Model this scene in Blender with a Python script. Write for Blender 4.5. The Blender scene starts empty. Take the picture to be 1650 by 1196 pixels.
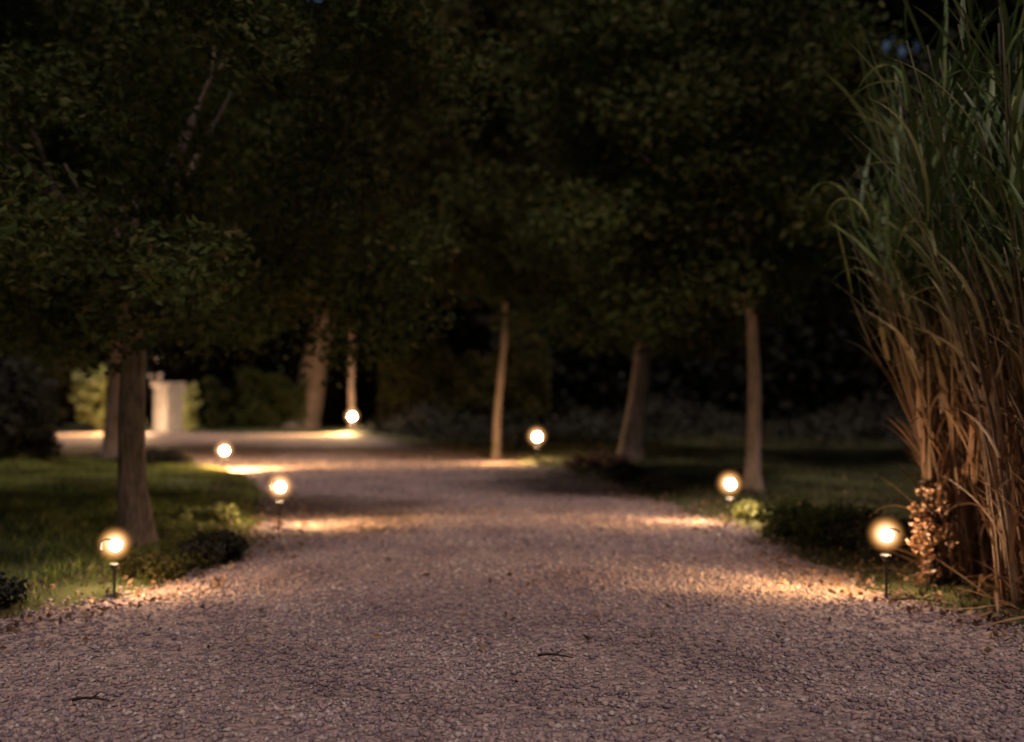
import bpy, math, random
import numpy as np
from mathutils import Vector, Matrix, Euler

R = math.radians
random.seed(7)
rng = np.random.default_rng(7)
sc = bpy.context.scene
col = sc.collection

# ------------------------------------------------------------------ camera
cam = bpy.data.cameras.new('camera')
cam.lens = 39.3
cam.sensor_width = 36
cam.clip_start = 0.05
cam.clip_end = 2000
cam.dof.use_dof = True
cam.dof.focus_distance = 6.3
cam.dof.aperture_fstop = 0.76
camo = bpy.data.objects.new('camera', cam)
col.objects.link(camo)
camo.location = (0, 0, 1.6)
camo.rotation_euler = (R(90 + 1.34), 0, 0)
sc.camera = camo

# ------------------------------------------------------------------ night sky and moonlight
SUN_EL, SUN_AZ = 60, 168           # high, behind the camera and a little to its right
world = bpy.data.worlds.new('World')
sc.world = world
world.use_nodes = True
wn = world.node_tree
bg = wn.nodes['Background']
sky = wn.nodes.new('ShaderNodeTexSky')
sky.sky_type = 'NISHITA'
sky.sun_disc = False
sky.sun_elevation = R(SUN_EL)
sky.sun_rotation = R(SUN_AZ)
wn.links.new(sky.outputs[0], bg.inputs[0])
bg.inputs[1].default_value = 0.022

sun = bpy.data.lights.new('moon', 'SUN')
sun.energy = 2.35
sun.angle = R(12)
sun.color = (1.0, 0.81, 0.76)
suno = bpy.data.objects.new('moon', sun)
col.objects.link(suno)
sd_ = Vector((math.sin(R(SUN_AZ)) * math.cos(R(SUN_EL)), math.cos(R(SUN_AZ)) * math.cos(R(SUN_EL)), math.sin(R(SUN_EL))))
suno.rotation_euler = sd_.to_track_quat('Z', 'Y').to_euler()

sc.view_settings.view_transform = 'Standard'
sc.view_settings.look = 'None'
sc.view_settings.exposure = 0
sc.view_settings.gamma = 1
sc.view_settings.use_curve_mapping = False
sc.cycles.max_bounces = 5
sc.cycles.transparent_max_bounces = 12
sc.cycles.sample_clamp_indirect = 2.0
sc.cycles.use_light_tree = True

# ------------------------------------------------------------------ materials
def mat_base(name):
    m = bpy.data.materials.new(name)
    m.use_nodes = True
    return m, m.node_tree, m.node_tree.nodes['Principled BSDF']

def ramp(nt, stops, interp='LINEAR'):
    r = nt.nodes.new('ShaderNodeValToRGB')
    r.color_ramp.interpolation = interp
    e = r.color_ramp.elements
    while len(e) < len(stops):
        e.new(0.5)
    for k, (p, c) in enumerate(stops):
        e[k].position = p
        e[k].color = (*c, 1)
    return r

def noise(nt, scale, detail=4, rough=0.6, vec=None):
    n = nt.nodes.new('ShaderNodeTexNoise')
    n.inputs['Scale'].default_value = scale
    n.inputs['Detail'].default_value = detail
    n.inputs['Roughness'].default_value = rough
    if vec is not None:
        nt.links.new(vec, n.inputs['Vector'])
    return n

def island_mat(name, stops, rough=0.6, spec=0.3, trans=0.0, zmix=None, patch=None):
    """every leaf, stone or blade takes a colour of its own"""
    m, nt, b = mat_base(name)
    g = nt.nodes.new('ShaderNodeNewGeometry')
    r = ramp(nt, stops)
    nt.links.new(g.outputs['Random Per Island'], r.inputs[0])
    out = r.outputs[0]
    if patch:                                        # broad patches of a second tint
        n = noise(nt, patch[0], 3, 0.6, g.outputs['Position'])
        pr = ramp(nt, [(0.42, (0, 0, 0)), (0.6, (1, 1, 1))])
        nt.links.new(n.outputs[0], pr.inputs[0])
        mx = nt.nodes.new('ShaderNodeMix'); mx.data_type = 'RGBA'; mx.blend_type = 'MULTIPLY'
        nt.links.new(pr.outputs[0], mx.inputs[0])
        nt.links.new(out, mx.inputs[6])
        mx.inputs[7].default_value = (*patch[1], 1)
        out = mx.outputs[2]
    if zmix:                                         # dry and tan low on the plant, green higher up
        sx = nt.nodes.new('ShaderNodeSeparateXYZ')
        nt.links.new(g.outputs['Position'], sx.inputs[0])
        mr = nt.nodes.new('ShaderNodeMapRange')
        mr.inputs[1].default_value = zmix[0]; mr.inputs[2].default_value = zmix[1]
        nt.links.new(sx.outputs[2], mr.inputs[0])
        mx = nt.nodes.new('ShaderNodeMix'); mx.data_type = 'RGBA'
        nt.links.new(mr.outputs[0], mx.inputs[0])
        nt.links.new(out, mx.inputs[6])
        r2 = ramp(nt, zmix[2])
        nt.links.new(g.outputs['Random Per Island'], r2.inputs[0])
        nt.links.new(r2.outputs[0], mx.inputs[7])
        out = mx.outputs[2]
    nt.links.new(out, b.inputs['Base Color'])
    b.inputs['Roughness'].default_value = rough
    b.inputs['Specular IOR Level'].default_value = spec
    if trans > 0:
        t = nt.nodes.new('ShaderNodeBsdfTranslucent')
        nt.links.new(out, t.inputs[0])
        mx = nt.nodes.new('ShaderNodeMixShader')
        mx.inputs[0].default_value = trans
        nt.links.new(b.outputs[0], mx.inputs[1])
        nt.links.new(t.outputs[0], mx.inputs[2])
        nt.links.new(mx.outputs[0], nt.nodes['Material Output'].inputs[0])
    return m

def ground_mat(name, stops, big, fine, bump, dist, vor=None, rough=0.95):
    m, nt, b = mat_base(name)
    g = nt.nodes.new('ShaderNodeNewGeometry')
    n1 = noise(nt, fine, 6, 0.7, g.outputs['Position'])
    n2 = noise(nt, big, 4, 0.6, g.outputs['Position'])
    r = ramp(nt, stops)
    add = nt.nodes.new('ShaderNodeMath'); add.operation = 'MULTIPLY_ADD'
    add.inputs[1].default_value = 0.45
    nt.links.new(n1.outputs[0], add.inputs[0])
    half = nt.nodes.new('ShaderNodeMath'); half.operation = 'MULTIPLY'; half.inputs[1].default_value = 0.55
    nt.links.new(n2.outputs[0], half.inputs[0])
    nt.links.new(half.outputs[0], add.inputs[2])
    nt.links.new(add.outputs[0], r.inputs[0])
    out = r.outputs[0]
    h = n1.outputs[0]
    if vor:
        v = nt.nodes.new('ShaderNodeTexVoronoi')
        v.inputs['Scale'].default_value = vor
        nt.links.new(g.outputs['Position'], v.inputs['Vector'])
        hs = nt.nodes.new('ShaderNodeSeparateColor')
        nt.links.new(v.outputs['Color'], hs.inputs[0])
        vr = ramp(nt, [(0, (0.55, 0.52, 0.55)), (0.5, (1, 1, 1)), (1, (1.5, 1.38, 1.3))])
        nt.links.new(hs.outputs[0], vr.inputs[0])
        mx = nt.nodes.new('ShaderNodeMix'); mx.data_type = 'RGBA'; mx.blend_type = 'MULTIPLY'
        mx.inputs[0].default_value = 0.85
        nt.links.new(out, mx.inputs[6]); nt.links.new(vr.outputs[0], mx.inputs[7])
        out = mx.outputs[2]
        hm = nt.nodes.new('ShaderNodeMath'); hm.operation = 'SUBTRACT'
        hm.inputs[0].default_value = 1.0
        nt.links.new(v.outputs['Distance'], hm.inputs[1])
        h = hm.outputs[0]
    bp = nt.nodes.new('ShaderNodeBump')
    bp.inputs['Strength'].default_value = bump
    bp.inputs['Distance'].default_value = dist
    nt.links.new(h, bp.inputs['Height'])
    nt.links.new(bp.outputs[0], b.inputs['Normal'])
    nt.links.new(out, b.inputs['Base Color'])
    b.inputs['Roughness'].default_value = rough
    b.inputs['Specular IOR Level'].default_value = 0.2
    return m

def bark_mat(name, dark, pale, sz=3.0):
    m, nt, b = mat_base(name)
    g = nt.nodes.new('ShaderNodeNewGeometry')
    mp = nt.nodes.new('ShaderNodeMapping')
    mp.inputs['Scale'].default_value = (14, 14, sz)
    nt.links.new(g.outputs['Position'], mp.inputs[0])
    n = noise(nt, 1.6, 6, 0.65, mp.outputs[0])
    r = ramp(nt, [(0.32, dark), (0.68, pale)])
    nt.links.new(n.outputs[0], r.inputs[0])
    n2 = noise(nt, 2.2, 3, 0.5, g.outputs['Position'])
    r2 = ramp(nt, [(0.4, (1, 1, 1)), (0.65, (0.6, 0.68, 0.5))])
    nt.links.new(n2.outputs[0], r2.inputs[0])
    mx = nt.nodes.new('ShaderNodeMix'); mx.data_type = 'RGBA'; mx.blend_type = 'MULTIPLY'
    mx.inputs[0].default_value = 0.8
    nt.links.new(r.outputs[0], mx.inputs[6]); nt.links.new(r2.outputs[0], mx.inputs[7])
    nt.links.new(mx.outputs[2], b.inputs['Base Color'])
    bp = nt.nodes.new('ShaderNodeBump'); bp.inputs['Strength'].default_value = 0.8; bp.inputs['Distance'].default_value = 0.02
    nt.links.new(n.outputs[0], bp.inputs['Height']); nt.links.new(bp.outputs[0], b.inputs['Normal'])
    b.inputs['Roughness'].default_value = 0.9
    b.inputs['Specular IOR Level'].default_value = 0.15
    return m

def plain_mat(name, c, rough=0.5, metal=0.0, spec=0.4, nscale=20, var=0.25):
    m, nt, b = mat_base(name)
    g = nt.nodes.new('ShaderNodeNewGeometry')
    n = noise(nt, nscale, 4, 0.6, g.outputs['Position'])
    r = ramp(nt, [(0.3, tuple(x * (1 - var) for x in c)), (0.7, tuple(min(1, x * (1 + var)) for x in c))])
    nt.links.new(n.outputs[0], r.inputs[0])
    nt.links.new(r.outputs[0], b.inputs['Base Color'])
    b.inputs['Roughness'].default_value = rough
    b.inputs['Metallic'].default_value = metal
    b.inputs['Specular IOR Level'].default_value = spec
    return m

M = {}
M['lawn'] = ground_mat('mossy_soil', [(0.3, (0.030, 0.026, 0.012)), (0.5, (0.055, 0.062, 0.018)), (0.7, (0.10, 0.085, 0.04))], 0.9, 14, 0.8, 0.05)
M['road'] = ground_mat('packed_gravel', [(0.3, (0.14, 0.10, 0.092)), (0.5, (0.24, 0.175, 0.155)), (0.7, (0.33, 0.25, 0.21))], 0.55, 9, 0.9, 0.03, vor=24)
M['stone'] = island_mat('gravel_stones', [(0.0, (0.13, 0.10, 0.11)), (0.25, (0.21, 0.155, 0.16)), (0.5, (0.27, 0.20, 0.195)), (0.65, (0.31, 0.20, 0.17)), (0.85, (0.33, 0.26, 0.225)), (1.0, (0.44, 0.36, 0.32))], 0.9, 0.15, patch=(0.8, (0.70, 0.67, 0.70)))
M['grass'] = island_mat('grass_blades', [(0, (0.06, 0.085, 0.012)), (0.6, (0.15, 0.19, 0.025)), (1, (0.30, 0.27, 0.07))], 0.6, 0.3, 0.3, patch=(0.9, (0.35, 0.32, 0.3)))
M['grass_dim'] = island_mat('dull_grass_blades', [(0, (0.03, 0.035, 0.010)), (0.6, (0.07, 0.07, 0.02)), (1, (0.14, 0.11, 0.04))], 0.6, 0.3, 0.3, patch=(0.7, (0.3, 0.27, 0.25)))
M['leaf'] = island_mat('tree_leaves', [(0, (0.026, 0.038, 0.010)), (0.5, (0.045, 0.062, 0.016)), (0.88, (0.070, 0.076, 0.020)), (1, (0.09, 0.070, 0.025))], 0.8, 0.12, 0.3, patch=(0.45, (0.5, 0.45, 0.42)))
M['leaf_warm'] = island_mat('browning_leaves', [(0, (0.034, 0.036, 0.010)), (0.5, (0.056, 0.054, 0.015)), (1, (0.09, 0.066, 0.02))], 0.8, 0.12, 0.3, patch=(0.4, (0.5, 0.5, 0.5)))
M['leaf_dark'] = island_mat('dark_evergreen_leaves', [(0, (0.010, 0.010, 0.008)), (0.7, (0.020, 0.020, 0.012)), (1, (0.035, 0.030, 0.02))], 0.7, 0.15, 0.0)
M['wood_leaf'] = island_mat('shade_dark_wood_leaves', [(0, (0.006, 0.007, 0.005)), (1, (0.014, 0.014, 0.009))], 0.9, 0.05)  # leaf colour darkened to stand in for the shade inside the wood
M['ivy'] = island_mat('ivy_leaves', [(0, (0.05, 0.065, 0.015)), (0.6, (0.14, 0.16, 0.04)), (1, (0.32, 0.30, 0.10))], 0.45, 0.5, 0.25)
M['ivy_lit'] = island_mat('lamplit_leaves', [(0, (0.16, 0.18, 0.04)), (0.6, (0.36, 0.38, 0.10)), (1, (0.62, 0.60, 0.30))], 0.45, 0.5, 0.3)  # lamp glow painted in: leaf colours raised well above the ivy's
M['dry'] = island_mat('dry_leaves', [(0, (0.05, 0.028, 0.016)), (0.6, (0.14, 0.075, 0.04)), (1, (0.30, 0.18, 0.09))], 0.7, 0.3, 0.1)
M['shine'] = island_mat('glossy_dry_leaves', [(0, (0.05, 0.022, 0.011)), (0.7, (0.16, 0.075, 0.035)), (0.9, (0.34, 0.19, 0.09)), (1, (0.75, 0.55, 0.35))], 0.4, 0.5, 0.1)
M['pale_speck'] = island_mat('pale_specks', [(0, (0.6, 0.45, 0.35)), (1, (0.8, 0.7, 0.6))], 0.6, 0.3, 0.3)
M['cane'] = island_mat('reed_canes', [(0, (0.13, 0.075, 0.04)), (1, (0.30, 0.19, 0.10))], 0.55, 0.35, 0.0, zmix=(1.8, 3.6, [(0, (0.05, 0.055, 0.02)), (1, (0.11, 0.09, 0.04))]))
M['blade'] = island_mat('reed_leaves', [(0, (0.13, 0.062, 0.032)), (1, (0.32, 0.18, 0.09))], 0.5, 0.4, 0.2, zmix=(1.3, 2.7, [(0, (0.035, 0.065, 0.012)), (0.8, (0.065, 0.10, 0.02)), (1, (0.15, 0.17, 0.04))]))
M['bark'] = bark_mat('rough_bark', (0.06, 0.042, 0.034), (0.21, 0.15, 0.12))
M['bark_pale'] = bark_mat('smooth_pale_bark', (0.15, 0.10, 0.08), (0.32, 0.22, 0.175), 1.5)
M['black'] = plain_mat('black_powder_coat', (0.015, 0.015, 0.014), 0.5, 0.0, 0.4)
M['plaster'] = plain_mat('pale_plaster', (0.36, 0.31, 0.26), 0.9, 0, 0.2, 3, 0.2)
M['capstone'] = plain_mat('cap_stone', (0.38, 0.33, 0.28), 0.9, 0, 0.2, 8, 0.2)
M['twig'] = plain_mat('dead_twig', (0.035, 0.022, 0.016), 0.9, 0, 0.1, 30, 0.4)

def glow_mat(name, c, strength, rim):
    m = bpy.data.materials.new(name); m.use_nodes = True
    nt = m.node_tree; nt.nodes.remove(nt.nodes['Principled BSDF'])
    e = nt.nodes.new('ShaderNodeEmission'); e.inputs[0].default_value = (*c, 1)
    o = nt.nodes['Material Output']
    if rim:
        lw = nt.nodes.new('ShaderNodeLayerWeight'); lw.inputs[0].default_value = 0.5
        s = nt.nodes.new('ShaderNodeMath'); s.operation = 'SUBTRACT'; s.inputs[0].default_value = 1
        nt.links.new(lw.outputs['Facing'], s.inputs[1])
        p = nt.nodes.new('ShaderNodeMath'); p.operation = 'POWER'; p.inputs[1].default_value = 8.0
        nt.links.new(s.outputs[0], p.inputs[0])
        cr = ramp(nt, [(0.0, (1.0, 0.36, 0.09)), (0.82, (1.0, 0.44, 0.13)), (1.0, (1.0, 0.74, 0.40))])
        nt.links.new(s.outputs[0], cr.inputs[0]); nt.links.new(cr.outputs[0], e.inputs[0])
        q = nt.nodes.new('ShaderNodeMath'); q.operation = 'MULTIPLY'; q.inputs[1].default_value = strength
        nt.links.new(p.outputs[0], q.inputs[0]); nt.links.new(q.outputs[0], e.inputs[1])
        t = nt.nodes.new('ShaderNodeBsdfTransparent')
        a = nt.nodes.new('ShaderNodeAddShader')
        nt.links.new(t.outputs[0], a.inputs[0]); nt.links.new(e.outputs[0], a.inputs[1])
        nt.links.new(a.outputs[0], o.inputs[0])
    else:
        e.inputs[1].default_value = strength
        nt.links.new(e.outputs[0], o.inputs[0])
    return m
BULB = {}
def bulb_mat(st):
    if st not in BULB:
        BULB[st] = glow_mat('lit_bulb', (1.0, 0.66, 0.40), st, False)
    return BULB[st]
M['globe'] = glow_mat('globe_halo_glow', (1.0, 0.62, 0.36), 1.5, True)  # emission fades toward the rim, drawing the halo around the bulb into the shell

# ------------------------------------------------------------------ helpers
def mesh_np(name, verts, faces_flat, sizes, mat, smooth=False):
    me = bpy.data.meshes.new(name)
    verts = np.asarray(verts, dtype=np.float32).reshape(-1, 3)
    faces_flat = np.asarray(faces_flat, dtype=np.int32).ravel()
    if np.isscalar(sizes):
        nf = len(faces_flat) // sizes
        totals = np.full(nf, sizes, dtype=np.int32)
    else:
        totals = np.asarray(sizes, dtype=np.int32); nf = len(totals)
    starts = np.concatenate([[0], np.cumsum(totals)[:-1]]).astype(np.int32)
    me.vertices.add(len(verts)); me.vertices.foreach_set('co', verts.ravel())
    me.loops.add(len(faces_flat)); me.loops.foreach_set('vertex_index', faces_flat)
    me.polygons.add(nf)
    me.polygons.foreach_set('loop_start', starts)
    me.polygons.foreach_set('loop_total', totals)
    me.update(calc_edges=True)
    me.polygons.foreach_set('use_smooth', np.full(nf, smooth))
    me.materials.append(mat)
    return me

def link(name, data, parent=None, loc=(0, 0, 0), rot=(0, 0, 0), scale=(1, 1, 1)):
    o = bpy.data.objects.new(name, data)
    col.objects.link(o)
    o.location = loc; o.rotation_euler = rot; o.scale = scale
    if parent is not None:
        o.parent = parent
    return o

def tag(o, label=None, cat=None, group=None, kind=None):
    if label: o['label'] = label
    if cat: o['category'] = cat
    if group: o['group'] = group
    if kind: o['kind'] = kind
    return o

def unit(v):
    return v / np.maximum(np.linalg.norm(v, axis=-1, keepdims=True), 1e-9)

def leaves_mesh(name, c, size, mat, droop=0.3, aspect=0.5, r=rng):
    """one folded diamond leaf at every point"""
    n = len(c)
    u = unit(r.normal(size=(n, 3)) * [1, 1, 0.7] + [0, 0, -droop])
    w = unit(np.cross(u, r.normal(size=(n, 3))))
    nn = np.cross(u, w)
    s = (size * r.uniform(0.6, 1.35, n))[:, None]
    a = c - u * s * 0.5
    b = c + w * s * aspect * 0.5 + nn * s * 0.08
    d = c + u * s * 0.5
    e = c - w * s * aspect * 0.5 + nn * s * 0.08
    v = np.stack([a, b, d, e], 1).reshape(-1, 3)
    k = np.arange(n)[:, None] * 4
    f = np.concatenate([k + [0, 1, 2], k + [0, 2, 3]], 1)
    return mesh_np(name, v, f, 3, mat)

def clump_points(n, centre, rad, n_clump, clump_r, shell=0.55, r=rng, flat_bottom=None):
    """points gathered in clumps that fill an ellipsoid, denser toward its skin"""
    d = unit(r.normal(size=(n_clump, 3)))
    q = shell + (1 - shell) * r.random((n_clump, 1)) ** 0.6
    lump = 1 + 0.22 * np.sin(d[:, :1] * 5 + 1.3) * np.cos(d[:, 1:2] * 4 - d[:, 2:] * 3)
    cc = d * q * lump * np.asarray(rad)
    if flat_bottom is not None:                      # the crown's underside, metres above its root
        lim = flat_bottom + 0.5 * clump_r - centre[2]
        cc[:, 2] = np.where(cc[:, 2] < lim, lim + np.abs(r.normal(0, 0.45 * clump_r, n_clump)), cc[:, 2])
    idx = r.integers(0, n_clump, n)
    cr = clump_r * r.uniform(0.6, 1.4, n_clump)[idx][:, None]
    p = unit(r.normal(size=(n, 3))) * r.random((n, 1)) ** 0.45 * cr * [1, 1, 0.7]
    return cc[idx] + p + np.asarray(centre)

def tube(pts, radii, seg=8, jit=0.0, r=rng):
    pts = np.asarray(pts, float); n = len(pts)
    t = np.gradient(pts, axis=0); t = unit(t)
    ref = np.array([1.0, 0.13, 0.07]) if abs(t[0][2]) > 0.6 else np.array([0.0, 0.1, 1.0])
    a = unit(np.cross(t, ref)); b = np.cross(t, a)
    ang = np.arange(seg) / seg * 2 * math.pi
    rr = np.asarray(radii, float)[:, None] * (1 + jit * r.uniform(-1, 1, (n, seg)))
    v = pts[:, None, :] + rr[..., None] * (np.cos(ang)[None, :, None] * a[:, None] + np.sin(ang)[None, :, None] * b[:, None])
    v = v.reshape(-1, 3)
    f = []
    for i in range(n - 1):
        for j in range(seg):
            k = (j + 1) % seg
            f.append((i * seg + j, i * seg + k, (i + 1) * seg + k, (i + 1) * seg + j))
    fs = [4] * len(f)
    flat = [x for q in f for x in q]
    flat += list(range(seg))[::-1]; fs.append(seg)
    flat += [(n - 1) * seg + j for j in range(seg)]; fs.append(seg)
    return v, flat, fs

def tube_mesh(name, pts, radii, mat, seg=8, jit=0.0, smooth=True, r=rng):
    v, f, s = tube(pts, radii, seg, jit, r)
    return mesh_np(name, v, f, s, mat, smooth)

def lathe(name, prof, mat, seg=24, smooth=True):
    v = []; f = []
    for (rr, z) in prof:
        for j in range(seg):
            a = j / seg * 2 * math.pi
            v.append((rr * math.cos(a), rr * math.sin(a), z))
    for i in range(len(prof) - 1):
        for j in range(seg):
            k = (j + 1) % seg
            f += [i * seg + j, i * seg + k, (i + 1) * seg + k, (i + 1) * seg + j]
    return mesh_np(name, v, f, 4, mat, smooth)

# ------------------------------------------------------------------ terrain
ROAD = np.array([(6.5, -6), (4.3, 5), (3.62, 7.5), (2.95, 9.15), (2.78, 11.5), (2.62, 14.1), (2.15, 18), (1.05, 24.2),
                 (-1.1, 31), (-3.6, 38), (-5.6, 45), (-8, 49.3), (-14, 50.6), (-24, 50.8), (-60, 52),
                 (-60, 30), (-24, 31), (-12.6, 30.2), (-9.0, 27.6), (-6.6, 25.0), (-5.1, 22.3), (-3.9, 18), (-3.05, 14.2),
                 (-2.6, 10.9), (-3.1, 9.1), (-3.75, 7.8), (-4.7, 5), (-7.5, -6)], float)

def road_sd(x, y):
    """signed distance to the edge of the driveway, negative on the gravel"""
    p = np.stack([x, y], -1)
    best = np.full(x.shape, 1e9); inside = np.zeros(x.shape, bool)
    n = len(ROAD)
    for i in range(n):
        a, b = ROAD[i], ROAD[(i + 1) % n]
        e = b - a; w = p - a
        t = np.clip((w @ e) / (e @ e), 0, 1)
        d = np.linalg.norm(w - t[..., None] * e, axis=-1)
        best = np.minimum(best, d)
        c = ((a[1] > y) != (b[1] > y)) & (x < (b[0] - a[0]) * (y - a[1]) / (b[1] - a[1] + 1e-12) + a[0])
        inside ^= c
    sd = np.where(inside, -best, best)
    return sd + 0.10 * np.sin(x * 2.1 + y * 1.3) * np.sin(y * 2.7 - x) + 0.05 * np.sin(x * 7 + 3 * np.sin(y * 5))

def sstep(a, b, t):
    t = np.clip((t - a) / (b - a), 0, 1)
    return t * t * (3 - 2 * t)

def lawn_z(x, y):
    sd = road_sd(x, y)
    z = -0.07 + 0.12 * sstep(-0.30, 0.45, sd) + 0.10 * sstep(0.4, 3.5, sd)
    z = z + sstep(0.2, 1.5, sd) * (0.035 * np.sin(x * 1.3 + 1) * np.cos(y * 0.9) + 0.02 * np.sin(x * 3.7 + y * 2.2))
    return z

def road_z(x, y):
    sd = road_sd(x, y)
    return -0.18 * np.clip(sd, 0, 1) + 0.010 * np.sin(x * 1.7 + 0.4 * y) * np.sin(y * 0.8) + 0.016 * np.sin(1.9 * y + 0.9 * np.sin(0.8 * x + 0.35 * y)) * np.clip(y / 12, 0, 1) + 0.006 * np.sin(x * 5 + y * 3)

def grid(name, x0, x1, y0, y1, step, zf, mat, keep=None):
    xs = np.arange(x0, x1 + step, step); ys = np.arange(y0, y1 + step, step)
    X, Y = np.meshgrid(xs, ys)
    Z = zf(X, Y)
    nx, ny = len(xs), len(ys)
    i, j = np.meshgrid(np.arange(nx - 1), np.arange(ny - 1))
    a = (j * nx + i)
    if keep is not None:
        k = keep(X, Y)
        ok = k[:-1, :-1] | k[1:, :-1] | k[:-1, 1:] | k[1:, 1:]
        a = a[ok]
    a = a.ravel()
    f = np.stack([a, a + 1, a + nx + 1, a + nx], 1)
    return mesh_np(name, np.stack([X, Y, Z], -1), f, 4, mat, True)

def hz(x, y):
    X = np.array([float(x)]); Y = np.array([float(y)])
    if road_sd(X, Y)[0] < 0:
        return float(max(road_z(X, Y)[0], lawn_z(X, Y)[0]))
    return float(max(lawn_z(X, Y)[0], road_z(X, Y)[0]))

def far_z(x, y):
    r = np.maximum(np.abs(x), np.abs(y - 30))
    return -0.4 - 0.0 * r
g = link('ground', mesh_np('ground', [(-900, -900, -0.5), (900, -900, -0.5), (900, 1200, -0.5), (-900, 1200, -0.5)], [0, 1, 2, 3], 4, M['lawn']))
tag(g, kind='structure')
def lawn_full(x, y):
    z = lawn_z(x, y)
    edge = np.minimum(np.minimum(x + 60, 60 - x), np.minimum(y + 6, 90 - y))
    return z - 0.7 * (1 - sstep(0, 1.0, edge))
tag(link('lawn', grid('lawn', -60, 60, -6, 90, 0.3, lawn_full, M['lawn'])), kind='structure')
tag(link('gravel_driveway', grid('gravel_driveway', -59, 8, -5.4, 53, 0.22, road_z, M['road'], lambda x, y: road_sd(x, y) < 0.8)), kind='structure')

# loose gravel: stones of 2 to 5 cm lying on the driveway
def stones(name, n, y0, y1, x0, x1, r0, r1, power):
    y = y0 + (y1 - y0) * rng.random(n) ** power
    x = rng.uniform(x0, x1, n)
    ok = road_sd(x, y) < 0.12 + 0.2 * rng.random(n) ** 3
    ok &= np.abs(x) < 0.5 * y + 1.2
    worn = np.sin(x * 1.9 + 0.7 * np.sin(y * 0.9)) * np.sin(y * 0.75 + 0.5 * x) + 0.5 * np.sin(x * 4.3 + 2) * np.sin(y * 3.1)
    ok &= rng.random(n) < 0.78 + 0.30 * worn     # patches worn down to the packed fines
    x, y = x[ok], y[ok]; n = len(x)
    z = np.maximum(road_z(x, y), lawn_z(x, y))
    base = np.array([(1, 0, 0), (0, 1, 0), (-1, 0, 0), (0, -1, 0), (0, 0, 1), (0, 0, -1)], float)
    fc = np.array([(0, 1, 4), (1, 2, 4), (2, 3, 4), (3, 0, 4), (1, 0, 5), (2, 1, 5), (3, 2, 5), (0, 3, 5)])
    s = (r0 + (r1 - r0) * rng.random(n) ** 2.2)
    v = base[None] * (1 + rng.uniform(-0.3, 0.3, (n, 6, 1))) + rng.uniform(-0.22, 0.22, (n, 6, 3))
    v = v * np.stack([s * rng.uniform(0.7, 1.4, n), s * rng.uniform(0.7, 1.2, n), s * rng.uniform(0.45, 0.8, n)], 1)[:, None]
    a = rng.uniform(0, 6.28, n); ca, sa = np.cos(a)[:, None], np.sin(a)[:, None]
    tl = rng.uniform(-0.4, 0.4, (n, 1))
    vx = v[..., 0] * ca - v[..., 1] * sa; vy = v[..., 0] * sa + v[..., 1] * ca; vz = v[..., 2] + vx * tl
    v = np.stack([vx + x[:, None], vy + y[:, None], vz + (z + s * 0.25)[:, None]], -1)
    f = (np.arange(n)[:, None, None] * 6 + fc[None]).reshape(-1)
    return mesh_np(name, v.reshape(-1, 3), f, 3, M['stone'], True)
tag(link('gravel', stones('gravel', 150000, 4.6, 15, -6, 6, 0.0075, 0.025, 1.3)),
    'loose mauve and tan gravel stones strewn over the driveway', kind='stuff')

tag(link('gravel', stones('gravel', 60000, 12, 34, -12, 5, 0.013, 0.036, 1.3)),
    'finer looking gravel farther up the driveway toward the bend', kind='stuff')
# grass
def grass(name, n, sampler, h0, h1, mat, dens=None):
    x, y = sampler(n)
    sd = road_sd(x, y)
    ok = sd > 0.05 + 0.4 * rng.random(len(x)) ** 2
    pt = np.sin(x * 1.1 + 2) * np.cos(y * 0.8) + 0.6 * np.sin(x * 2.9 + y * 1.7)
    ok &= pt + rng.uniform(-0.9, 1.5, len(x)) > -0.3
    x, y = x[ok], y[ok]; n = len(x)
    z = lawn_z(x, y)
    h = rng.uniform(h0, h1, n); w = rng.uniform(0.004, 0.009, n) * (1 + y / 22)
    a = rng.uniform(0, 6.28, n); bx, by = np.cos(a), np.sin(a)
    lx, ly = rng.normal(0, 0.5, n) * h, rng.normal(0, 0.5, n) * h
    v = np.stack([np.stack([x - bx * w, y - by * w, z - 0.01], -1), np.stack([x + bx * w, y + by * w, z - 0.01], -1),
                  np.stack([x + lx, y + ly, z + h], -1)], 1)
    return mesh_np(name, v.reshape(-1, 3), np.arange(n * 3), 3, mat)
tag(link('grass', grass('grass', 150000, lambda n: (rng.uniform(-14, -2.2, n), rng.uniform(7.5, 31, n)), 0.03, 0.10, M['grass'])),
    'mossy green grass of the lawn left of the driveway', kind='stuff')
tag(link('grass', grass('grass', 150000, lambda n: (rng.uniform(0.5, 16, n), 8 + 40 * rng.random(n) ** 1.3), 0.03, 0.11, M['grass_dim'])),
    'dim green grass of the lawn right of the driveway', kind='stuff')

# fallen leaves and litter on the verges
def litter(n):
    y = 7 + 34 * rng.random(n) ** 1.6
    x = rng.uniform(-14, 10, n)
    sd = road_sd(x, y)
    ok = (sd > -0.5) & (sd < 0.9) | (rng.random(n) < 0.03)
    x, y = x[ok], y[ok]
    z = np.maximum(road_z(x, y), lawn_z(x, y)) + 0.02 + 0.02 * rng.random(len(x))
    return np.stack([x, y, z], -1)
tag(link('fallen_leaves', leaves_mesh('fallen_leaves', litter(42000), 0.055, M['dry'], 0.0, 0.6)),
    'brown fallen leaves scattered along the driveway verges', kind='stuff')

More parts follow.
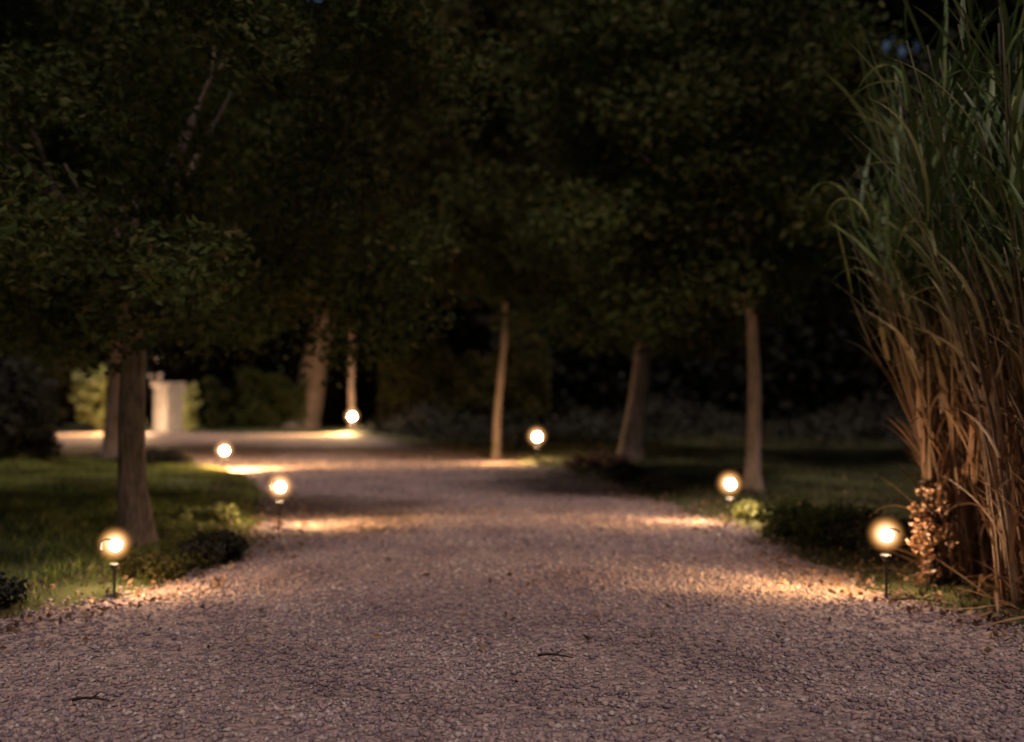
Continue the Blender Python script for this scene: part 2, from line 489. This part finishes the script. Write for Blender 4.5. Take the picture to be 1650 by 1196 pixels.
# ------------------------------------------------------------------ trees
def tree(name, label, x, y, lean, r0, z_fork, crown_c, crown_r, n_leaf, leaf, bark, leafmat, n_clump=90, clump_r=0.8,
         shell=0.5, group='trees along the driveway', seed=1, flat=None, nb=6):
    r = np.random.default_rng(seed)
    z0 = hz(x, y)
    root = tag(link(name, None, loc=(x, y, z0)), label, 'tree', group)
    # trunk with root flare
    top = crown_c[2] * 0.8
    zs = np.concatenate([[-0.25, 0.0, 0.12, 0.3, 0.6], np.linspace(1.0, top, 10)])
    t = np.clip(zs / z_fork, -0.1, 3)
    px = lean[0] * t + 0.03 * np.sin(zs * 1.7 + seed) * (zs > 0.3)
    py = lean[1] * t + 0.03 * np.cos(zs * 1.3 + seed) * (zs > 0.3)
    rad = r0 * (1 - 0.5 * np.clip(zs / top, 0, 1)) * (1 + 0.55 * np.exp(-np.clip(zs, 0, 9) / 0.16))
    link('trunk', tube_mesh('trunk', np.stack([px, py, zs], 1), rad, bark, 14, 0.06, r=r), root)
    cx, cy, cz = crown_c
    for k in range(nb):
        a = k / nb * 6.283 + r.uniform(-0.4, 0.4)
        s = r.uniform(0.0, 0.35)
        zb = z_fork + (top - z_fork) * s
        tb = zb / z_fork
        p0 = np.array([lean[0] * tb, lean[1] * tb, zb])
        p3 = np.array([cx + math.cos(a) * crown_r[0] * 0.38, cy + math.sin(a) * crown_r[1] * 0.38, cz + r.uniform(-0.25, 0.15) * crown_r[2]])
        mid = p0 * 0.5 + p3 * 0.5 + [0, 0, 0.12 * crown_r[2]]
        u = np.linspace(0, 1, 7)[:, None]
        pts = (1 - u) ** 2 * p0 + 2 * u * (1 - u) * mid + u * u * p3
        pts[1:-1] += r.normal(0, 0.05, (5, 3))
        rr = r0 * 0.42 * (1 - 0.85 * u[:, 0])
        link('branch', tube_mesh('branch', pts, rr, bark, 7, 0.05, r=r), root)
    pts = clump_points(n_leaf, crown_c, crown_r, n_clump, clump_r, shell, r, flat)
    cr = link('crown', leaves_mesh('crown', pts, leaf, leafmat, 0.3, 0.55, r), root)
    return root

tree('broadleaf_tree', 'thick dark trunk nearest the left lawn lamp, carrying the big low crown at upper left', -3.93, 11.75, (-0.06, 0.0), 0.165, 2.1,
     (-0.3, 0.2, 4.7), (3.6, 3.6, 3.7), 70000, 0.11, M['bark'], M['leaf'], 130, 0.75, 0.35, seed=3, flat=2.0, nb=8)
tree('broadleaf_tree', 'tree behind the thick left trunk, its grey trunk rising beside the lit pillar', -10.3, 28.9, (0.05, 0), 0.27, 2.9,
     (-0.2, 0, 8.2), (5.6, 4.5, 5.6), 30000, 0.26, M['bark_pale'], M['leaf'], 110, 1.2, 0.35, seed=5, flat=2.5)
tree('broadleaf_tree', 'stout old trunk leaning right, beyond the bend beside the farthest lamp', -9.95, 53.2, (0.85, 0), 0.74, 4.6,
     (1.6, 0, 12.6), (7.2, 5, 8.4), 34000, 0.34, M['bark'], M['leaf_warm'], 130, 1.7, 0.4, seed=6, flat=4.7)
tree('slender_tree', 'slim bright trunk standing straight behind the farthest lamp', -7.35, 51.4, (-0.05, 0), 0.15, 5.6,
     (1.5, 0, 10.5), (4.6, 4, 5.0), 20000, 0.28, M['bark_pale'], M['leaf_warm'], 90, 1.3, 0.35, seed=8, flat=5.3)
tree('slender_tree', 'slim bare trunk in the middle, left of the lamp at the driveway bend', -0.42, 29.0, (0.24, 0), 0.105, 3.9,
     (0.6, 0, 8.4), (5.0, 4.2, 4.7), 30000, 0.22, M['bark_pale'], M['leaf_warm'], 100, 1.15, 0.35, seed=9, flat=3.9)
tree('broadleaf_tree', 'broad trunk leaning right with leafy shoots where it forks, right of the middle', 2.72, 26.0, (0.33, 0), 0.27, 2.6,
     (0.2, 0.3, 6.3), (4.4, 4, 4.7), 32000, 0.21, M['bark'], M['leaf'], 120, 1.0, 0.35, seed=11, flat=2.6)
tree('slender_tree', 'straight pinkish trunk directly behind the second lamp on the right', 3.87, 18.0, (0.02, 0), 0.135, 2.6,
     (-1.1, 0.2, 5.5), (2.75, 3.0, 3.6), 38000, 0.16, M['bark_pale'], M['leaf'], 120, 0.8, 0.35, seed=12, flat=2.15)
tree('broadleaf_tree', 'dark tree whose crown hangs behind the tall reeds at upper right', 9.8, 24.0, (0.1, 0), 0.24, 3.2,
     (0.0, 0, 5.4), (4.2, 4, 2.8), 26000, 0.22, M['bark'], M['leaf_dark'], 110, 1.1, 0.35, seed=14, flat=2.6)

# the wood behind everything: reads as one dark mass, with a few openings to the sky
def wood(n):
    x = rng.uniform(-52, 56, n); d = rng.random(n)
    y = 58 + 9 * d + 2.0 * np.sin(x * 0.5)
    top = 27 + 3 * np.sin(x * 0.23) + 2 * np.sin(x * 0.71)
    z = rng.random(n) * top
    gap = ((x - 22.3) / 4.6) ** 2 + ((z - 20.6) / 1.3) ** 2 + 0.5 * np.sin(x * 3.1) * np.sin(z * 4.3)
    ok = (gap > 1.0) | (rng.random(n) < 0.10)
    return np.stack([x, y, z], -1)[ok]
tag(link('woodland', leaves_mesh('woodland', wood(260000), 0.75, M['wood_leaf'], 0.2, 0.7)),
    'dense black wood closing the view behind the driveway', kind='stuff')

# ------------------------------------------------------------------ hedges and shrubs
def shrub(name, label, cat, x, y, rad, n, leaf, mat, group=None, seed=1, n_clump=40, clump_r=0.2, stems=7, zoff=0.0, stem_mat=None, droop=0.2):
    r = np.random.default_rng(seed)
    z0 = hz(x, y)
    root = tag(link(name, None, loc=(x, y, z0 + zoff)), label, cat, group)
    p = clump_points(n, (0, 0, rad[2] * 0.9), rad, n_clump, clump_r, 0.3, r)
    p[:, 2] = np.abs(p[:, 2]) + 0.01
    link('foliage', leaves_mesh('foliage', p, leaf, mat, droop, 0.55, r), root)
    for k in range(stems):
        a = r.uniform(0, 6.28); q = r.uniform(0.3, 0.8)
        e = np.array([math.cos(a) * rad[0] * q, math.sin(a) * rad[1] * q, rad[2] * r.uniform(1.2, 1.8)])
        u = np.linspace(0, 1, 5)[:, None]
        pts = e * u * [1, 1, 1] + np.array([0, 0, -0.03]) + u * (1 - u) * [0, 0, rad[2] * 0.5]
        link('stem', tube_mesh('stem', pts, 0.012 * max(1, rad[2]) * (1.2 - u[:, 0]), stem_mat or M['twig'], 5, r=r), root)
    return root

# rough undergrowth where the lawn runs into the wood
def undergrowth(n):
    x = rng.uniform(-7, 40, n); y = rng.uniform(33, 58, n)
    keep = road_sd(x, y) > 1.0
    x, y = x[keep], y[keep]
    lump = np.clip(np.sin(x * 0.9 + 1.7 * np.sin(y * 0.35)) * np.sin(y * 0.55 + x * 0.3) + 0.35, 0, 1.4)
    z = rng.random(len(x)) * (0.08 + lump * (0.15 + 0.05 * (y - 33)))
    return np.stack([x, y, z], -1)
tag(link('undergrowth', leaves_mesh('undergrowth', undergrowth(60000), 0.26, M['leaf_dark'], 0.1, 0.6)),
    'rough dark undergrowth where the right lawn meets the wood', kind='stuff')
# clipped evergreen mass at the far left
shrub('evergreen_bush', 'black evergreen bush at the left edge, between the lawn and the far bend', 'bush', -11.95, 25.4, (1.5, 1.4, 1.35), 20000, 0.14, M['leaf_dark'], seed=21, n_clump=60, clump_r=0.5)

# hedge beyond the bend, lit by the farthest lamp
def hedge(name, label, x0, x1, y, h, depth, n, leaf, mat, seed):
    r = np.random.default_rng(seed)
    root = tag(link(name, None, loc=((x0 + x1) / 2, y, hz((x0 + x1) / 2, y))), label, 'hedge')
    w = (x1 - x0) / 2
    p = np.stack([r.uniform(-w, w, n), r.uniform(-depth / 2, depth / 2, n), r.random(n) ** 0.8 * h], -1)
    top = h * (0.86 + 0.12 * np.sin(p[:, 0] * 1.3 + seed) + 0.07 * np.sin(p[:, 0] * 4.1))
    p[:, 2] = np.minimum(p[:, 2], top * r.uniform(0.2, 1, n) ** 0.3)
    lump = 0.25 * np.sin(p[:, 0] * 2.3) * np.sin(p[:, 2] * 2.7 + p[:, 0])
    p[:, 1] += lump
    link('foliage', leaves_mesh('foliage', p, leaf, mat, 0.3, 0.6, r), root)
    for k in range(int((x1 - x0) / 1.2)):
        sx = -w + 0.6 + k * 1.2
        pts = [(sx, 0, -0.2), (sx + r.uniform(-.1, .1), 0.05, h * 0.4), (sx + r.uniform(-.2, .2), 0, h * 0.8)]
        link('stem', tube_mesh('stem', pts, [0.05, 0.035, 0.015], M['bark'], 6, r=r), root)
    return root
hedge('hedge', 'dim mixed hedge beyond the bend, between the pale pillar and the stout leaning trunk', -12.9, -9.6, 53.0, 2.9, 1.6, 9000, 0.22, M['leaf'], 3)
hedge('hedge', 'rough brownish hedge right of the farthest lamp, running behind the driveway', -6.4, 1.8, 54.4, 4.6, 2.2, 22000, 0.26, M['leaf_warm'], 4)

# lit gateway at the left end of the far bend: plastered pillar and climbing plants
def pillar():
    px, py = -15.8, 51.6
    z0 = hz(px, py)
    root = tag(link('gate_pillar', None, loc=(px, py, z0), rot=(0, 0, R(52))), 'pale plastered square pillar lit up beside the bright yellow-green climber', 'pillar')
    def box(name, hx, hy, z0, z1, mat, bev):
        pr = []
        for z, k in ((z0, 0), (z0, 1), (z1, 1), (z1, 0)):
            ins = 0 if k else bev
            pr.append((z + (0 if not k else (bev if z == z0 else -bev)), ins))
        v = []; f = []
        levels = [(z0, bev), (z0 + bev, 0), (z1 - bev, 0), (z1, bev)]
        for z, ins in levels:
            v += [(-hx + ins, -hy + ins, z), (hx - ins, -hy + ins, z), (hx - ins, hy - ins, z), (-hx + ins, hy - ins, z)]
        for i in range(3):
            for j in range(4):
                k = (j + 1) % 4
                f += [i * 4 + j, i * 4 + k, i * 4 + 4 + k, i * 4 + 4 + j]
        f += [3, 2, 1, 0, 12, 13, 14, 15]
        return link(name, mesh_np(name, v, f, 4, mat), root)
    box('shaft', 0.50, 0.50, -0.1, 2.12, M['plaster'], 0.02)
    box('plinth', 0.54, 0.54, -0.1, 0.14, M['capstone'], 0.02)
    box('cap', 0.56, 0.56, 2.12, 2.22, M['capstone'], 0.02)
pillar()
shrub('climbing_plant', 'bright yellow-green climber in a narrow column right of the pale pillar', 'climber', -14.62, 50.9, (0.24, 0.24, 1.22), 700, 0.26, M['ivy_lit'], seed=31, n_clump=40, clump_r=0.18)
shrub('climbing_plant', 'dim green climber bushing out beyond the bright narrow one', 'climber', -13.75, 52.4, (0.6, 0.6, 1.35), 1800, 0.22, M['leaf'], seed=32, n_clump=30, clump_r=0.3)
shrub('flowering_shrub', 'golden lit shrub left of the twin dark trunks', 'shrub', -18.9, 50.6, (1.0, 0.8, 1.6), 2600, 0.26, M['ivy_lit'], seed=33, n_clump=60, clump_r=0.25)
shrub('leafy_shrub', 'dim brown-green shrub between the black bush and the golden lit one', 'shrub', -21.4, 52.2, (1.9, 1.2, 1.9), 5000, 0.24, M['leaf_warm'], seed=34, n_clump=60, clump_r=0.5)
# small pale leaf-shaped specks hanging over the pillar
bs = tag(link('pale_speck_spray', None, loc=(-16.05, 50.7, 2.1)), 'few small pale specks above the pale pillar', 'pale_speck')
for bx, bz in ((0.05, 0.23), (-0.35, 0.45), (0.1, 0.48), (-0.3, 0.1), (-0.02, 0.02), (0.07, 1.2)):
    link('pale_speck', leaves_mesh('pale_speck', rng.normal(0, 0.05, (5, 3)), 0.22, M['pale_speck'], 0, 0.8), bs, loc=(bx, 0, bz))

# low growth along the verges
shrub('low_bush', 'low dark mounded bush between the two lamps on the right', 'bush', 3.35, 12.2, (0.60, 0.75, 0.17), 7000, 0.065, M['leaf'], seed=41, n_clump=24, clump_r=0.20)
shrub('low_bush', 'dark clump spreading from the mounded bush toward the reeds', 'bush', 3.75, 11.0, (0.55, 0.6, 0.16), 4500, 0.06, M['leaf_dark'], seed=42, n_clump=22, clump_r=0.16)
shrub('dry_shrub', 'low dull brown clump at the foot of the thick left trunk', 'shrub', -3.15, 10.1, (0.33, 0.5, 0.07), 2600, 0.055, M['leaf_warm'], seed=43, n_clump=50, clump_r=0.1, stems=16)
shrub('low_bush', 'black clump on the verge, right of the dull brown one', 'bush', -2.85, 10.75, (0.27, 0.45, 0.12), 3000, 0.055, M['leaf_dark'], seed=44, n_clump=16, clump_r=0.11)
shrub('low_bush', 'dark clump at the bottom left corner of the lawn', 'bush', -4.15, 8.35, (0.5, 0.35, 0.11), 5000, 0.05, M['leaf_dark'], seed=45, n_clump=40, clump_r=0.09)
shrub('low_bush', 'dark low clump on the verge right of the lamp at the driveway bend', 'bush', 2.15, 21.2, (0.35, 1.0, 0.13), 4000, 0.08, M['leaf_dark'], seed=46, n_clump=40, clump_r=0.12)
shrub('low_bush', 'small dark clump on the verge nearest below the leaning broad trunk', 'bush', 2.4, 18.8, (0.25, 0.7, 0.12), 3000, 0.07, M['leaf_dark'], seed=47, n_clump=40, clump_r=0.1)
shrub('pale_plant', 'pale dry plant sprawling right of the lamp at the driveway bend', 'plant', 1.9, 24.6, (0.75, 0.5, 0.14), 1500, 0.14, M['dry'], seed=48, n_clump=40, clump_r=0.12)
shrub('low_bush', 'dark bush between the far left lamp and the grey trunk', 'bush', -8.0, 25.4, (0.8, 0.6, 0.16), 4000, 0.09, M['leaf_dark'], seed=49, n_clump=40, clump_r=0.15)
shrub('leafy_plant', 'bright green leafy plant left of the lamp on the left verge', 'plant', -3.75, 13.9, (0.4, 0.35, 0.09), 2200, 0.07, M['ivy'], seed=50, n_clump=40, clump_r=0.08)
shrub('leafy_plant', 'small green plant beside the second lamp on the right', 'plant', 3.12, 14.4, (0.3, 0.3, 0.10), 1200, 0.07, M['ivy'], seed=51, n_clump=30, clump_r=0.08)
shrub('glossy_shrub', 'small-leaved shrub shining beside the nearest right lamp, at the foot of the reeds', 'shrub', 3.44, 9.2, (0.16, 0.16, 0.44), 2600, 0.045, M['shine'], seed=52, n_clump=60, clump_r=0.07, stems=12)

# ------------------------------------------------------------------ giant reeds
def cane_mesh(k, r):
    h = r.uniform(2.6, 4.6)
    u = np.linspace(0, 1, 14)
    bend = r.uniform(0.1, 0.65)
    pts = np.stack([bend * u ** 2.2, 0.05 * np.sin(u * 6 + k), h * u - 0.12 * bend * u ** 3], 1)
    pts[0, 2] = -0.15
    rad = 0.0135 * (1 - 0.75 * u) * r.uniform(0.8, 1.25)
    rad[1::2] *= 1.14                                 # swollen nodes
    return tube_mesh('cane', pts, rad, M['cane'], 6, r=r), pts

def blade_mesh(r):
    """long arching strap leaf with a folded midrib"""
    L = r.uniform(0.6, 1.15); w = r.uniform(0.014, 0.027)
    u = np.linspace(0, 1, 9)
    th0 = r.uniform(1.15, 1.5); th1 = r.uniform(0.3, 1.3) if r.random() < 0.85 else r.uniform(-1.2, 0.2)
    th = th0 + (th1 - th0) * u ** 1.3
    x = np.cumsum(np.cos(th)) * L / 9; z = np.cumsum(np.sin(th)) * L / 9
    ww = w * np.sin(np.clip(u * 0.9 + 0.12, 0, 1) * math.pi) ** 0.6
    ww[-1] = 0.001
    v = []; f = []
    for i in range(9):
        v += [(x[i], -ww[i], z[i] + ww[i] * 0.35), (x[i], 0, z[i]), (x[i], ww[i], z[i] + ww[i] * 0.35)]
    for i in range(8):
        a = i * 3
        f += [a, a + 1, a + 4, a + 3, a + 1, a + 2, a + 5, a + 4]
    return mesh_np('leaf', v, f, 4, M['blade'], True)

rr_ = np.random.default_rng(99)
CANES = [cane_mesh(k, rr_) for k in range(12)]
BLADES = [blade_mesh(rr_) for _ in range(10)]
BV = []
for b in BLADES:
    a = np.empty(len(b.vertices) * 3, dtype=np.float32); b.vertices.foreach_get('co', a)
    BV.append(a.reshape(-1, 3))

def reed_clump(label, x, y, rad, n, seed, lean=(0, 0), leaf_part=2):
    r = np.random.default_rng(seed)
    root = tag(link('giant_reed', None, loc=(x, y, hz(x, y))), label, 'reed', 'tall reeds on the right')
    allv = []; nf = 0
    for k in range(n):
        me, pts = CANES[r.integers(len(CANES))]
        a = r.uniform(0, 6.283); q = math.sqrt(r.random())
        bx, by = math.cos(a) * rad * q, math.sin(a) * rad * q
        spin = a + r.normal(0, 0.5) if q > 0.3 else r.uniform(0, 6.28)
        tilt = 0.01 + 0.07 * q * r.uniform(0.3, 1.2)
        sc_ = r.uniform(0.75, 1.1)
        mt = Matrix.Translation((bx, by, 0)) @ Matrix.Rotation(lean[0], 4, 'Y') @ Matrix.Rotation(spin, 4, 'Z') @ Matrix.Rotation(tilt, 4, 'Y') @ Matrix.Diagonal((1, 1, sc_, 1))
        c = link('cane', me, root)
        c.matrix_local = mt
        nl = int(r.integers(12, 19))
        for j in range(nl):
            u = 0.05 + 0.93 * (j + r.random()) / nl
            fi = u * 13; i0 = min(int(fi), 12); p = pts[i0] + (pts[i0 + 1] - pts[i0]) * (fi - i0)
            P = mt @ Vector(p)
            rot = Euler((r.normal(0, 0.15), r.normal(0.0, 0.15), r.uniform(0, 6.283))).to_matrix().to_4x4()
            s = (1.0 if u > 0.4 else 0.75) * r.uniform(0.7, 1.2)
            ml = Matrix.Translation(P) @ rot @ Matrix.Scale(s, 4)
            bi = r.integers(len(BLADES))
            if j < leaf_part and u * 5 < 4 and nf < 280:
                lf = link('leaf', BLADES[bi], root); lf.matrix_local = ml; nf += 1
            else:
                A = np.array(ml)
                allv.append(BV[bi] @ A[:3, :3].T + A[:3, 3])
    for k in range(320):                              # dead blades and thatch lying about the foot
        a = r.uniform(0, 6.283); q = (rad + 0.12) * math.sqrt(r.random()) * 1.08
        ml = Matrix.Translation((math.cos(a) * q, math.sin(a) * q, r.uniform(0.0, 0.30) * r.random())) @ Euler((r.normal(0, 0.5), r.uniform(0.3, 1.5), r.uniform(0, 6.283))).to_matrix().to_4x4() @ Matrix.Scale(r.uniform(0.25, 0.7), 4)
        A = np.array(ml); bi = r.integers(len(BLADES))
        W = BV[bi] @ A[:3, :3].T + A[:3, 3]; W[:, 2] = np.maximum(W[:, 2], 0.005)
        allv.append(W)
    V = np.concatenate(allv)
    nb_ = len(allv)
    one = []
    for i in range(8):
        a = i * 3
        one += [a, a + 1, a + 4, a + 3, a + 1, a + 2, a + 5, a + 4]
    F = (np.arange(nb_)[:, None] * 27 + np.array(one)[None]).ravel()
    fo = link('foliage', mesh_np('foliage', V, F, 4, M['blade'], True), root)
    fo['kind'] = 'stuff'
    return root

reed_clump('tall giant reed clump just behind the shining small-leaved shrub, arching leftward', 4.14, 9.7, 0.48, 110, 61, lean=(-0.015, 0))
reed_clump('tall giant reed clump nearest the camera, running off the right edge of the picture', 4.14, 8.3, 0.50, 105, 62, lean=(-0.02, 0))
reed_clump('tall giant reed clump standing behind the other two', 5.0, 10.9, 0.7, 70, 63, lean=(-0.03, 0))

# ------------------------------------------------------------------ path lamps
GLOBE_R = 0.18  # oversized, with the lamp scales, so the glowing shell fills the halo's width
def path_lamp(label, x, y, H, s, aim, power, spot_power, spot_deg, pool):
    """a globe lamp on a black ground spike; its slotted hood throws a fan of light low over the ground"""
    z0 = hz(x, y)
    root = tag(link('path_lamp', None, loc=(x, y, z0)), label, 'lamp', 'globe lamps on spikes along the driveway')
    zg = H
    link('spike', lathe('spike', [(0.0, -0.16), (0.012, -0.03), (0.016, 0.0), (0.016, 0.03), (0.0115, 0.035), (0.0115, zg - GLOBE_R * s - 0.03)], M['black'], 12), root)
    link('collar', lathe('collar', [(0.0, 0.0), (0.018 * s, 0.0), (0.030 * s, 0.02 * s), (0.045 * s, 0.045 * s), (0.040 * s, 0.05 * s), (0.0, 0.05 * s)], M['black'], 20), root,
         loc=(0, 0, zg - GLOBE_R * s - 0.035))
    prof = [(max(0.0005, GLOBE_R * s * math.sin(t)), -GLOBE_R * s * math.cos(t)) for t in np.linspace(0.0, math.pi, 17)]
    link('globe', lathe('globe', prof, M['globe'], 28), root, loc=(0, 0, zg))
    pb = [(max(0.0005, 0.047 * s * math.sin(t)), -0.047 * s * math.cos(t)) for t in np.linspace(0.0, math.pi, 13)]
    link('bulb', lathe('bulb', pb, bulb_mat(power), 20), root, loc=(0.008 * s, 0, zg - 0.01 * s))
    # dark hood rim over the bulb, seen as an arc
    ang = np.linspace(R(35), R(215), 16)
    rim = np.stack([0.060 * s * np.cos(ang), np.full(16, -0.172 * s), 0.060 * s * np.sin(ang)], 1)
    link('hood_rim', tube_mesh('hood_rim', rim, np.full(16, 0.0075 * s), M['black'], 8), root, loc=(0, 0, zg))
    a = R(aim)
    for nm, pw, deg, bl, dz, hh in (('hood_light', spot_power, spot_deg, 0.5, -0.36, 0.0), ('pool_light', pool, 125, 1.0, -1.0, 0.02)):
        sp = bpy.data.lights.new(nm, 'SPOT'); sp.energy = pw; sp.spot_size = R(deg); sp.spot_blend = bl
        sp.shadow_soft_size = 0.03 * s; sp.color = (1.0, 0.60, 0.24)
        d = Vector((math.cos(a), math.sin(a), dz))
        link(nm, sp, root, loc=(math.cos(a) * 0.085 * s, math.sin(a) * 0.085 * s, zg + hh * s), rot=d.to_track_quat('-Z', 'Y').to_euler())
    return root
# the aim is the compass direction (degrees from +X) of each lamp's fan of light
path_lamp('nearest lamp on the right, beside the reeds', 3.0, 9.0, 0.51, 1.0, 150, 560, 190, 46, 140)
path_lamp('second lamp from the right, in front of the straight pinkish trunk', 2.73, 14.05, 0.507, 1.15, 165, 1050, 150, 56, 170)
path_lamp('lamp at the driveway bend, right of the slim bare middle trunk', 0.60, 27.2, 0.60, 1.7, 200, 700, 900, 60, 300)
path_lamp('farthest lamp, at the foot of the slim bright trunk', -7.05, 49.3, 0.72, 2.3, 235, 1100, 4500, 110, 3000)
path_lamp('lamp beyond the left lawn, at the corner of the far bend', -6.07, 23.6, 0.485, 1.45, 80, 1000, 2300, 110, 450)
path_lamp('lamp on the left verge where the driveway narrows', -2.84, 13.7, 0.496, 1.15, 22, 750, 150, 54, 170)
path_lamp('nearest lamp on the left, in the lawn before the thick trunk', -3.21, 9.06, 0.44, 0.95, 30, 650, 20, 66, 60)
path_lamp('lamp hidden behind the thick left trunk, lighting the pale pillar', -16.4, 49.5, 0.55, 1.3, 235, 2300, 9000, 130, 2500)

# ------------------------------------------------------------------ small things on the gravel
def twig(label, x, y, L, rot, seed):
    r = np.random.default_rng(seed)
    u = np.linspace(0, 1, 7)
    pts = np.stack([(u - 0.5) * L, 0.04 * L * np.sin(u * 4), 0.035 + 0.05 * L * np.sin(u * 3.1)], 1)
    root = tag(link('twig', None, loc=(x, y, hz(x, y)), rot=(0, 0, R(rot))), label, 'twig')
    link('stick', tube_mesh('stick', pts, 0.009 * (1.1 - 0.7 * u), M['twig'], 6, 0.15, r=r), root)
    link('shoot', tube_mesh('shoot', [pts[3], pts[3] + [0.06 * L * 2, 0.12 * L * 2, 0.02], pts[3] + [0.2 * L, 0.3 * L, 0.01]], [0.006, 0.004, 0.002], M['twig'], 5, r=r), root)
twig('short dark twig lying on the gravel at lower left', -2.17, 5.80, 0.20, -6, 1)
twig('thin dark twig lying on the gravel right of the centre', 0.26, 6.75, 0.22, -18, 2)
twig('pale-barked stick lying by the foot of the nearest right lamp', 3.12, 8.55, 0.45, -30, 3)
